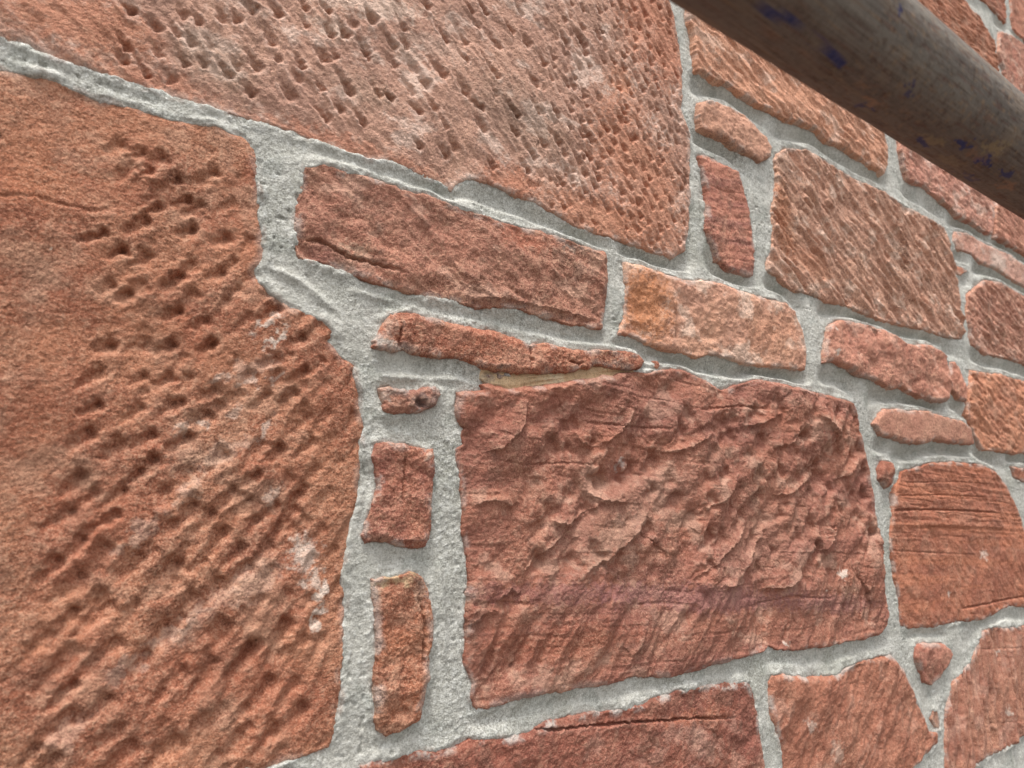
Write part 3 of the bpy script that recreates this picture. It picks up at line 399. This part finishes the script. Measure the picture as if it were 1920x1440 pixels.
def px_dir(c, ang):
    """direction drawn in the photo at pixel c -> direction along the wall"""
    a = R(ang); u0, v0 = uv(*c); u1, v1 = uv(c[0]+8*math.cos(a), c[1]-8*math.sin(a))
    L = math.hypot(u1-u0, v1-v0); return (u1-u0)/L, (v1-v0)/L
def build_stone(i, S):
    P = S['P']; pc = S.get('c'); seed = 100+i*13; rng = np.random.default_rng(seed)
    st = S['step']; r0, r1 = P.min(0)-.007, P.max(0)+.007
    asp = S.get('asp', 1)
    us = np.arange(r0[0], r1[0], st*asp); vs = np.arange(r0[1], r1[1], st)
    U, V = np.meshgrid(us, vs); Uw, Vw = warp(U, V)
    sd = polysd(Uw, Vw, P)
    H = np.zeros_like(U); ctr = P.mean(0)
    H += S.get('wave', .0022)*fbm((U-ctr[0])*14, (V-ctr[1])*14, seed, 2)
    g = S.get('tilt');
    if g: H += g[0]*(U-ctr[0])+g[1]*(V-ctr[1])
    if S.get('plain'): H += S['plain']*fbm(U*60, V*60, seed+1, 5, .55)
    for (ang, sp, dp, st2) in S.get('comb', []):
        dx, dy = px_dir(pc, ang)
        wx = .35*sp*fbm(U*45, V*45, seed+2, 3)
        a = U*dx+V*dy; b = -U*dy+V*dx+wx
        n = gn(a/(sp*st2), b/sp, seed+3)+.45*gn(a/(sp*st2*.5), b/sp*2.1, seed+4)+.12*gn(a/(sp*.8), b/sp*2.6, seed+6)
        mk = S['combmask'](U, V) if 'combmask' in S else 1.0
        H += mk*dp*n*(.55+.45*sst(-.4, .3, gn(U*28, V*28, seed+5)))
    for (ang, sp, dp) in S.get('bed', []):
        mk = S['bedmask'](U, V) if 'bedmask' in S else 1.0
        dx, dy = px_dir(pc, ang); a = U*dx+V*dy; b = -U*dy+V*dx+.002*gn(U*25, V*25, seed+7)
        n = gn(a*9, b/sp, seed+8); n2 = gn(a*30, b/sp*2.7, seed+9)
        H += mk*(dp*(n+.5*n2)-dp*1.1*sst(.35, .6, gn(a*14, b/sp*1.6, seed+10)))
    if S.get('rough'):
        sc_, am, ang, st2 = S['rough']; dx, dy = px_dir(pc, ang)
        wx = .0045*fbm(U*55, V*55, seed+11, 3); wy = .0045*fbm(U*55, V*55, seed+12, 3)
        a = (U+wx)*dx+(V+wy)*dy; b = -(U+wx)*dy+(V+wy)*dx
        m = S.get('roughmask'); mk = 1.0 if m is None else m(U, V)
        H += mk*am*(facets(a/(sc_*st2), b/sc_, seed+20, 1.3)+.32*facets(a/(sc_*st2*.45), b/(sc_*.45), seed+30, 1.4)
                +.10*facets(a/(sc_*st2*.2), b/(sc_*.2), seed+40, 1.4))
        H += mk*am*.06*fbm(U*250, V*250, seed+50, 3)
    for (x0, y0, x1, y1, wd, dp) in S.get('strokes', []):
        a = uv(x0, y0); b = uv(x1, y1); stroke(H, us, vs, a, b, wd, dp, S.get('sk', 1.3), seed)
    if S.get('fill'):
        # random pick marks in staggered rows: cell sizes (m), direction, length, width, depth, mask
        for (cu, cv, ang, ln, wd, dp, mask) in S['fill']:
            dx, dy = px_dir(pc, ang)
            ext = max(r1-r0)*1.1
            for ai in np.arange(-ext/cu, ext/cu):
                for bi in np.arange(-ext/cv, ext/cv):
                    a = (ai+(.5 if int(bi) % 2 else 0)+rng.uniform(-.3, .3))*cu; b = (bi+rng.uniform(-.32, .32))*cv
                    kk = rng.uniform(.45, 1.25, 3); da = rng.uniform(-.22, .22); skip = rng.random()
                    x = ctr[0]+a*dx-b*dy; y = ctr[1]+a*dy+b*dx
                    if not (r0[0] < x < r1[0] and r0[1] < y < r1[1]) or skip < .12: continue
                    mk = 1.0 if mask is None else float(mask(x, y))
                    if mk <= .02: continue
                    ca, sa = math.cos(da), math.sin(da); ddx, ddy = dx*ca-dy*sa, dx*sa+dy*ca
                    l = ln*kk[0]
                    stroke(H, us, vs, (x-ddx*l*.5, y-ddy*l*.5), (x+ddx*l*.5, y+ddy*l*.5), wd*(.6+.5*kk[1]), dp*kk[2]*mk, 1.3, seed)
    for L_, hh, fall in S.get('ledges', []):
        ledge(H, U, V, [uv(*p) for p in L_], hh, fall)
    H += .00022*fbm(U*420, V*420, seed+60, 3, .6)
    for L_, wd, dp in S.get('cracks', []):
        crack(H, U, V, [uv(*p) for p in L_], wd, dp)
    # colour, from relief-independent patches, apart from the crest tint below
    base = np.array(S['col']); alt = np.array(S.get('alt', base*.8)); cc = np.array(S.get('pale', base*1.5))
    k = sst(-.45, .45, fbm(U*16+3, V*16, seed+70, 4)+.25*gn(U*150, V*150, seed+75))[..., None]
    C = base*(1-k)+alt*k
    k = (sst(.18, .75, fbm(U*24, V*30, seed+80, 5, .62))*S.get('palek', .5))[..., None]
    C = C*(1-k)+cc*k
    # crests standing above the smoothed relief are tinted paler
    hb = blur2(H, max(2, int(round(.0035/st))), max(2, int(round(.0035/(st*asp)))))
    k = (np.clip((H-hb)/.0009, 0, 1)*S.get('crestk', .32)*sst(-.5, .4, fbm(U*60, V*60, seed+88, 3)))[..., None]
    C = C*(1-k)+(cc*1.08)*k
    dirt = np.array([.11, .070, .052]); k = (sst(.22, .8, fbm(U*33, V*33+9, seed+90, 5, .65))*S.get('dirt', .35))[..., None]
    C = C*(1-k)+dirt*k
    if S.get('bandc'):
        ang, sp, col, s_ = S['bandc']; dx, dy = px_dir(pc, ang)
        a = U*dx+V*dy; b = -U*dy+V*dx+.002*gn(U*30, V*30, seed+95)
        k = (sst(.0, .5, gn(a*3, b/sp, seed+96)+.3*gn(a*20, b/sp*3, seed+97))*s_)[..., None]; C = C*(1-k)+np.array(col)*k
    if S.get('blobs'):
        bx, by, _ = pxof(U, V)
        jx = 14*fbm(U*110, V*110, seed+98, 3, .6); jy = 14*fbm(U*110, V*110, seed+99, 3, .6)
        for (x, y, rx, ry, ang, col, s_) in S['blobs']:
            u0, v0 = uv(x, y); dx, dy = px_dir((x, y), ang)
            a1 = np.hypot(*(np.array(uv(x+rx*math.cos(R(ang)), y-rx*math.sin(R(ang))))-np.array([u0, v0])))
            b1 = np.hypot(*(np.array(uv(x+ry*math.sin(R(ang)), y+ry*math.cos(R(ang))))-np.array([u0, v0])))
            uu = U-u0+jx/3000; vv = V-v0+jy/3000
            d = np.hypot((uu*dx+vv*dy)/a1, (-uu*dy+vv*dx)/b1)+.28*fbm(U*700, V*700, seed+102, 2)
            k = (sst(1.25, .45, d+.35*gn(U*260, V*260, seed+101))*s_)[..., None]; C = C*(1-k)+np.array(col)*k
    # mortar smeared on the very edge of the face
    k = (sst(.0070, .0010, sd)*sst(-.10, .40, gn(U*60, V*60, seed+103)+.3*gn(U*400, V*400, seed+104))*S.get('smear', .6))[..., None]
    C = C*(1-k)+np.array([.50, .46, .42])*k
    # arris and flank
    er = S.get('edge', .005)*.75*(1+.7*gn(U*50, V*50, seed+105)); t = np.clip(sd/er, 0, 1)
    H *= .30+.70*sst(.0, .0045, sd)
    H += S.get('h', 0.0)
    H -= er*.42*(1-np.sqrt(1-(1-t)**2))
    H = np.where(sd < 0, H+sd*7.0, H)
    H = np.maximum(H, -.05)
    org = (float(ctr[0]), 0.0, float(ctr[1]))
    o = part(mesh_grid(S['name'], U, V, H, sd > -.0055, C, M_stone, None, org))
    if S.get('label'): o['label'] = S['label']
    return o

# traced stones -> wall coordinates
polys = []
for i, S in enumerate(STONES):
    q = np.array(S['px'], float); a, b = uv(q[:, 0], q[:, 1], -.002); S['P'] = np.stack([a, b], 1)
    x, y, z = pxof(np.clip(a, -.1, None), b); zmin = max(z.min(), .29)
    S['step'] = max(.00046, S.get('res', 1.75)*zmin/F); S['asp'] = 1.0 if zmin < .5 else 1.45
    S['c'] = (float(np.clip(q[:, 0].mean(), 0, 1920)), float(np.clip(q[:, 1].mean(), 0, 1440)))
# blocks of the same wall beyond the edges of the photograph
rng = np.random.default_rng(5)
def inframe(x, z):
    c = x*CX+D*CY+z*CZ
    if c[2] > -.05: return False
    px, py = 960+F*c[0]/-c[2], 720-F*c[1]/-c[2]
    return -25 < px < 1945 and -25 < py < 1465
z = Z0+.012; EXTRA = []; TR = [S['P'] for S in STONES]
while z < Z1-.05:
    hgt = rng.uniform(.16, .27); x = X0+.01
    while x < X1-.05:
        wd = rng.uniform(.22, .55); a, b, c, d = x+.008, min(x+wd, X1)-.008, z+.008, min(z+hgt, Z1)-.008
        g = [(xx, zz) for xx in np.linspace(a, b, 7) for zz in np.linspace(c, d, 5)]
        ga = np.array(g); ok = np.array([not inframe(*p) for p in g])
        for P in TR:
            if P[:, 0].max() > a-.02 and P[:, 0].min() < b+.02 and P[:, 1].max() > c-.02 and P[:, 1].min() < d+.02:
                ok &= polysd(ga[:, 0], ga[:, 1], P) < -.010
        ok = ok.reshape(7, 5)
        # shrink to the free columns or rows
        if ok.all(): EXTRA.append((a, b, c, d))
        else:
            cols = ok.all(1); n = 0
            for lo, hi in ((0, 7),):
                run = [k for k in range(7) if cols[k]]
                if len(run) >= 3 and run == list(range(run[0], run[-1]+1)):
                    xs = np.linspace(a, b, 7); EXTRA.append((xs[run[0]], xs[run[-1]], c, d)); n = 1
            if not n:
                rows = ok.all(0); run = [k for k in range(5) if rows[k]]
                if len(run) >= 2 and run == list(range(run[0], run[-1]+1)):
                    zs = np.linspace(c, d, 5)
                    if zs[run[-1]]-zs[run[0]] > .03: EXTRA.append((a, b, zs[run[0]], zs[run[-1]]))
        x += wd
    z += hgt
for zz in np.arange(Z0+.02, Z1-.07, .075):                       # small pinning stones in the gaps left over
    for xx in np.arange(X0+.02+rng.uniform(0, .06), X1-.15, .125):
        a, b, c, d = xx, xx+rng.uniform(.085, .115), zz, zz+rng.uniform(.045, .064)
        if any(a < q[1]+.008 and b > q[0]-.008 and c < q[3]+.008 and d > q[2]-.008 for q in EXTRA): continue
        ga = np.array([(x_, z_) for x_ in np.linspace(a, b, 4) for z_ in np.linspace(c, d, 3)])
        if any(inframe(*p) for p in ga): continue
        if all((polysd(ga[:, 0], ga[:, 1], P) < -.009).all() for P in TR): EXTRA.append((a, b, c, d))
PAL = [lin(172, 108, 84), lin(160, 92, 72), lin(182, 122, 98), lin(150, 84, 66)]
for k, (a, b, c, d) in enumerate(EXTRA):
    j = lambda: rng.uniform(-.006, .006)
    P = []
    for (x0, z0), (x1, z1) in zip([(a, c), (b, c), (b, d), (a, d)], [(b, c), (b, d), (a, d), (a, c)]):
        for t in (0.06, .35, .65, .94): P.append((x0+(x1-x0)*t+j()*.6, z0+(z1-z0)*t+j()*.6))
    S = dict(P=np.array(P), name='stone_block', step=.006 if a > 1.6 or a < -.5 or c < -.6 else .004, c=(900, 700), col=PAL[k % 4], wave=.004,
             plain=.0012, edge=.008)
    if k % 3 == 0: S['rough'] = (.03, .004, 40, 1.6)
    elif k % 3 == 1: S['comb'] = [(-58, .007, .0022, 5)]
    S['far'] = True
    STONES.append(S)
for i, S in enumerate(STONES):
    build_stone(i, S)

# ------------------------------------------------------------------ mortar
def spaced(a, b, fn):
    out = [a]
    while out[-1] < b: out.append(out[-1]+fn(out[-1]))
    return np.array(out)
us = spaced(X0, X1, lambda u: (.00062+.0011*max(u-.05, 0)) if -.14 < u < 1.7 else .006)
vs = spaced(Z0, Z1, lambda v: (.00075 if -.16 < v < .34 else .0011 if -.36 < v < .62 else .0019) if -.36 < v < 1.12 else .006)
U, V = np.meshgrid(us, vs)
SD = np.full(U.shape, -.04); PALE = np.zeros(U.shape)
for S in STONES:
    P = S['P']; a, b = P.min(0), P.max(0); s = bbox_win(us, vs, a[0]-.03, b[0]+.03, a[1]-.03, b[1]+.03)
    if SD[s].size == 0: continue
    if S.get('far'): uw, vw = U[s], V[s]
    else: uw, vw = warp(U[s], V[s])
    SD[s] = np.maximum(SD[s], polysd(uw, vw, P))
ins = SD > 0
VA = np.where(ins, V, 9.)[::-1]; VA = np.minimum.accumulate(VA, 0)[::-1]; da = np.clip(VA-V, 0, .08)      # gap up to the stone above
VB = np.where(ins, V, -9.); VB = np.maximum.accumulate(VB, 0); db = np.clip(V-VB, 0, .08)
gap = da+db
t = da/np.maximum(gap, .001)
horiz = sst(.062, .035, gap)                                     # bed joints only
dep = sst(.30, .75, U+.9*V)*(.25+.75*sst(-.15, .05, V))                                     # left joints flush, right joints weathered back
tn = t+.10*fbm(U*30, V*30, 41, 3)+.03*fbm(U*160, V*160, 42, 3)
prof = (.25+.75*sst(.0, .50, tn))*(1-sst(.52, .72, tn))           # hollowed under the stone above, climbing to the lower one
H = -.0010-.0013*sst(.08, .45, U)-.0006*dep-.012*sst(.0012, .006, SD)
def blurx(A, n):
    k = np.pad(A, ((0, 0), (n, n)), mode='edge'); c = np.cumsum(k, 1); c = np.pad(c, ((0, 0), (1, 0)))
    return (c[:, 2*n+1:]-c[:, :-2*n-1])/(2*n+1)
cut = blurx(blurx(horiz*prof, 7), 5); lip = blurx(horiz*np.exp(-((tn-.74)/.08)**2), 7)
H = H-cut*(.0002+.0013*sst(.08, .3, U)+.0080*dep)
H = H+.0007*lip*dep                 # trowelled lip
H += .0011*fbm(U*24, V*24, 43, 2)+.0004*ridged(U*40, V*60, 45, 2, .5)+.00018*fbm(U*300, V*300, 47, 4, .8)
far = -SD
H += .0019*sst(.0075, .0, far)*sst(-.3, .5, gn(U*45, V*45, 49)+.3*gn(U*200, V*200, 50))*(1-.6*cut)      # smeared against the stones
H -= .0009*sst(.0016, .0, far)*sst(.1, .6, gn(U*60, V*60, 51))                                                 # shrinkage gaps
lump = sst(.42, .62, gn(U*330, V*330, 53))*sst(.05, .4, gn(U*20, V*20, 54)); H += .0005*lump
pit = sst(.50, .62, gn(U*210, V*210, 55)); H -= .0012*pit*sst(.0, .5, gn(U*14, V*14, 57))
# vertical trowel line in the small joint right of the upright stone
for L_, hh, wd in (([(1410, 335), (1420, 420), (1418, 520)], .0022, .0011), ([(640, 590), (560, 525), (505, 500)], .0018, .0028),
                   ([(700, 600), (780, 575), (640, 540)], .0012, .0022), ([(1660, 990), (1668, 1080), (1672, 1150)], .0014, .0014),
                   ([(822, 1050), (830, 1120), (838, 1260)], .0016, .0022), ([(700, 705), (790, 708), (880, 712)], .0022, .003)):
    pts = [uv(*p) for p in L_]; pa = np.array(pts)
    s = bbox_win(us, vs, pa[:, 0].min()-.02, pa[:, 0].max()+.02, pa[:, 1].min()-.02, pa[:, 1].max()+.02)
    d_, _, t_ = polyd(U[s]+.0012*gn(U[s]*90, V[s]*90, 5), V[s], pts); H[s] += hh*np.exp(-(d_/wd)**2)*np.clip(np.minimum(t_, 1-t_)*6, 0, 1)
# hole beneath the little pinning stone and the open seam over the big block
SATK = LUMK = 1.0
C = np.zeros(U.shape+(3,)); C[:] = lin(191, 188, 178)
k = sst(-.5, .5, fbm(U*20, V*20, 61, 4))[..., None]; C = C*(1-k)+lin(176, 174, 164)*k
k = (.55*sst(.25, .7, fbm(U*40, V*40, 63, 4)))[..., None]; C = C*(1-k)+lin(150, 152, 142)*k
k = (.45*sst(.003, .0, far)*sst(.0, .5, gn(U*80, V*80, 65)))[..., None]; C = C*(1-k)+lin(150, 112, 95)*k      # red dust against the stones
k = (.5*lump)[..., None]; C = C*(1-k)+lin(220, 220, 214)*k
k = (.40*sst(.25, .75, fbm(U*9, V*9, 67, 4)))[..., None]; C = C*(1-k)+lin(146, 146, 130)*k                    # damp, slightly greenish cure marks
k = (.35*sst(.35, .7, gn(U*500, V*500, 69)))[..., None]; C = C*(1-k)+lin(120, 112, 98)*k                      # coarse sand grains
k = (.35*sst(.40, .7, gn(U*430, V*430, 71)))[..., None]; C = C*(1-k)+lin(236, 234, 226)*k
part(mesh_grid('mortar', U, V, H, SD < .008, C, M_mort, None, (0, 0, 0)))
# core of the wall behind the faces
cm = bpy.data.meshes.new('wall_core')
a, b, c, d, e, f_ = X0, X1, .05, .55, Z0, Z1
cm.from_pydata([(a, c, e), (b, c, e), (b, d, e), (a, d, e), (a, c, f_), (b, c, f_), (b, d, f_), (a, d, f_)], [],
               [(0, 3, 2, 1), (4, 5, 6, 7), (0, 1, 5, 4), (1, 2, 6, 5), (2, 3, 7, 6), (3, 0, 4, 7)])
cm.materials.append(M_core); cob = bpy.data.objects.new('wall_core', cm); sc.collection.objects.link(cob); part(cob)
# grit lying in the open seam
for k, (x, y, r) in enumerate([(915, 706, .0022), (926, 711, .0016), (938, 707, .0024), (951, 703, .0018), (932, 700, .0015)]):
    u0, v0 = uv(x, y); th = np.linspace(0, 2*np.pi, 17)[:-1]; ph = np.linspace(0, np.pi, 9)
    vv, ff = [], []
    for b_ in ph:
        for a_ in th:
            q = 1+.3*math.sin(3*a_+k)*math.sin(b_)+.2*math.cos(5*b_+k)
            vv.append((r*1.5*q*math.sin(b_)*math.cos(a_), r*.9*q*math.sin(b_)*math.sin(a_), r*.8*q*math.cos(b_)))
    for b_ in range(8):
        for a_ in range(16): ff.append((b_*16+a_, b_*16+(a_+1) % 16, (b_+1)*16+(a_+1) % 16, (b_+1)*16+a_))
    gme = bpy.data.meshes.new('grit_pebble'); gme.from_pydata(vv, [], ff); gme.materials.append(M_mort if k % 2 else M_stone)
    ca = gme.color_attributes.new('Col', 'FLOAT_COLOR', 'POINT')
    for q in ca.data: q.color = (.30, .25, .22, 1)
    for p in gme.polygons: p.use_smooth = True
    ob = bpy.data.objects.new('grit_pebble', gme); sc.collection.objects.link(ob); ob.location = (u0, .001, v0); part(ob)

# ------------------------------------------------------------------ the steel pole
PC = (-D+.1278, .2026); PR = .024                                # centre (y, z) and radius
xs = np.concatenate([np.arange(-1.0, .25, .01), np.arange(.25, 1.1, .0016), np.arange(1.1, 4.2, .01)]); th = np.linspace(0, 2*np.pi, 241)
A, X_ = np.meshgrid(th, xs)
rr = PR+.00012*fbm(A*6, X_*90, 3, 3)
def pole_hit(px, py):
    d = np.array([(px-960)/F, -(py-720)/F, -1]); w_ = np.array([d@CX, d@CY, d@CZ]); oy, oz = -D-PC[0], -PC[1]
    a = w_[1]**2+w_[2]**2; b = w_[1]*oy+w_[2]*oz; c = oy*oy+oz*oz-PR*PR; t = (-b-math.sqrt(max(b*b-a*c, 0)))/a
    return t*w_[0], math.atan2(oz+t*w_[2], oy+t*w_[1])
C = np.zeros(A.shape+(3,)); C[:] = lin(126, 118, 109)
def mixn(C, k, col): k = np.clip(k, 0, 1)[..., None]; return C*(1-k)+np.array(col)*k
sA = np.sin(A)*2; cA = np.cos(A)*2
C = mixn(C, .8*sst(-.4, .5, fbm(X_*12, sA*1.2+cA, 5, 4)), lin(110, 101, 94))
C = mixn(C, .6*sst(.1, .7, fbm(X_*30, sA*3+cA*2, 6, 4)), lin(138, 120, 102))
C = mixn(C, .5*sst(.3, .7, fbm(X_*60, sA*4-cA*4, 7, 4)), lin(108, 70, 58))
for q in range(5):                                                # scuffs along the tube
    kk = sst(.42, .60, gn(X_*(14+6*q), A*(26+9*q), 210+q)); C = mixn(C, .35*kk, lin(150, 138, 126) if q % 2 else lin(70, 56, 50))
C = mixn(C, .55*sst(.35, .6, fbm(X_*220, A*7, 221, 3)), lin(82, 62, 52))
C = mixn(C, .5*sst(.42, .7, fbm(X_*300, A*9, 223, 3)), lin(156, 128, 100))
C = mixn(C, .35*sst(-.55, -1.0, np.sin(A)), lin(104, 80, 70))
jx = .006*fbm(X_*160, A*4, 8, 3); ja = .16*fbm(X_*160, A*4, 9, 3)
BL = lin(54, 58, 104); OR = lin(150, 116, 94); TN = lin(146, 126, 98)
hitd = []
for (x, y, rx, ry, col, s_) in [(1442, 26, 10, 8, BL, .9), (1472, 47, 16, 11, BL, .9), (1548, 84, 12, 9, BL, .9), (1566, 98, 12, 7, BL, .9), (1576, 124, 8, 7, BL, .9), (1692, 20, 8, 9, BL, .8),
        (1704, 166, 10, 8, BL, .6), (1626, 200, 10, 6, BL, .6), (1636, 190, 15, 11, OR, .8), (1620, 160, 11, 8, OR, .35), (1735, 270, 14, 8, BL, .8), (1750, 262, 22, 7, TN, .6), (1806, 268, 13, 12, BL, .9),
        (1845, 302, 16, 9, BL, .95), (1862, 280, 22, 10, TN, .8), (1888, 272, 12, 8, TN, .7), (1830, 292, 20, 9, OR, .5), (1885, 325, 12, 8, BL, .8), (1888, 349, 13, 9, OR, .7), (1815, 330, 18, 6, BL, .5),
        (1405, 38, 9, 7, OR, .4), (1440, 60, 14, 6, OR, .3), (1560, 128, 16, 9, TN, .35), (1520, 105, 14, 6, OR, .3), (1780, 300, 25, 8, TN, .35), (1700, 215, 18, 10, OR, .2), (1850, 215, 16, 12, OR, .2)]:
    x0, a0 = pole_hit(x, y); x1, a1 = pole_hit(x+6, y+4.2)
    per = abs(x1-x0)/7.3; arc = abs(pole_hit(x, y+5)[1]-a0)/5
    dA = (A-a0+np.pi) % (2*np.pi)-np.pi
    d = np.hypot((X_-x0+jx)/(rx*per), (dA+ja)/(ry*arc*1.0))
    C = mixn(C, s_*sst(1.15, .85, d), col)
ny, nx = A.shape
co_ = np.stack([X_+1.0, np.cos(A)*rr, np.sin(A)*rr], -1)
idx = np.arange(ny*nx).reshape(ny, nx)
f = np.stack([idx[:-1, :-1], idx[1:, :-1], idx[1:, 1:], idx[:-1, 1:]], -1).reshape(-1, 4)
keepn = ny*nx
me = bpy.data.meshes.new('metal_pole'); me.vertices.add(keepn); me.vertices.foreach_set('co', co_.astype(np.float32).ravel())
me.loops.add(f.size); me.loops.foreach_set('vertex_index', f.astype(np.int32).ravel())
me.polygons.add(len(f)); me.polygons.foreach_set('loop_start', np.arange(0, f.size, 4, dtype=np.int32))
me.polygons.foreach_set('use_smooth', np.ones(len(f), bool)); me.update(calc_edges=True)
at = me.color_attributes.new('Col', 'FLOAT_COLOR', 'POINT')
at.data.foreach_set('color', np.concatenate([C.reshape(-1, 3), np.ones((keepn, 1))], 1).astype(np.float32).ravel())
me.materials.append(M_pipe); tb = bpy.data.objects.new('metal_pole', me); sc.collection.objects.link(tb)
tb.location = (-1.0, PC[0], PC[1])
tb['label'] = 'round brown weathered steel pole with flaking blue paint running across in front of the wall'
tb['category'] = 'pole'
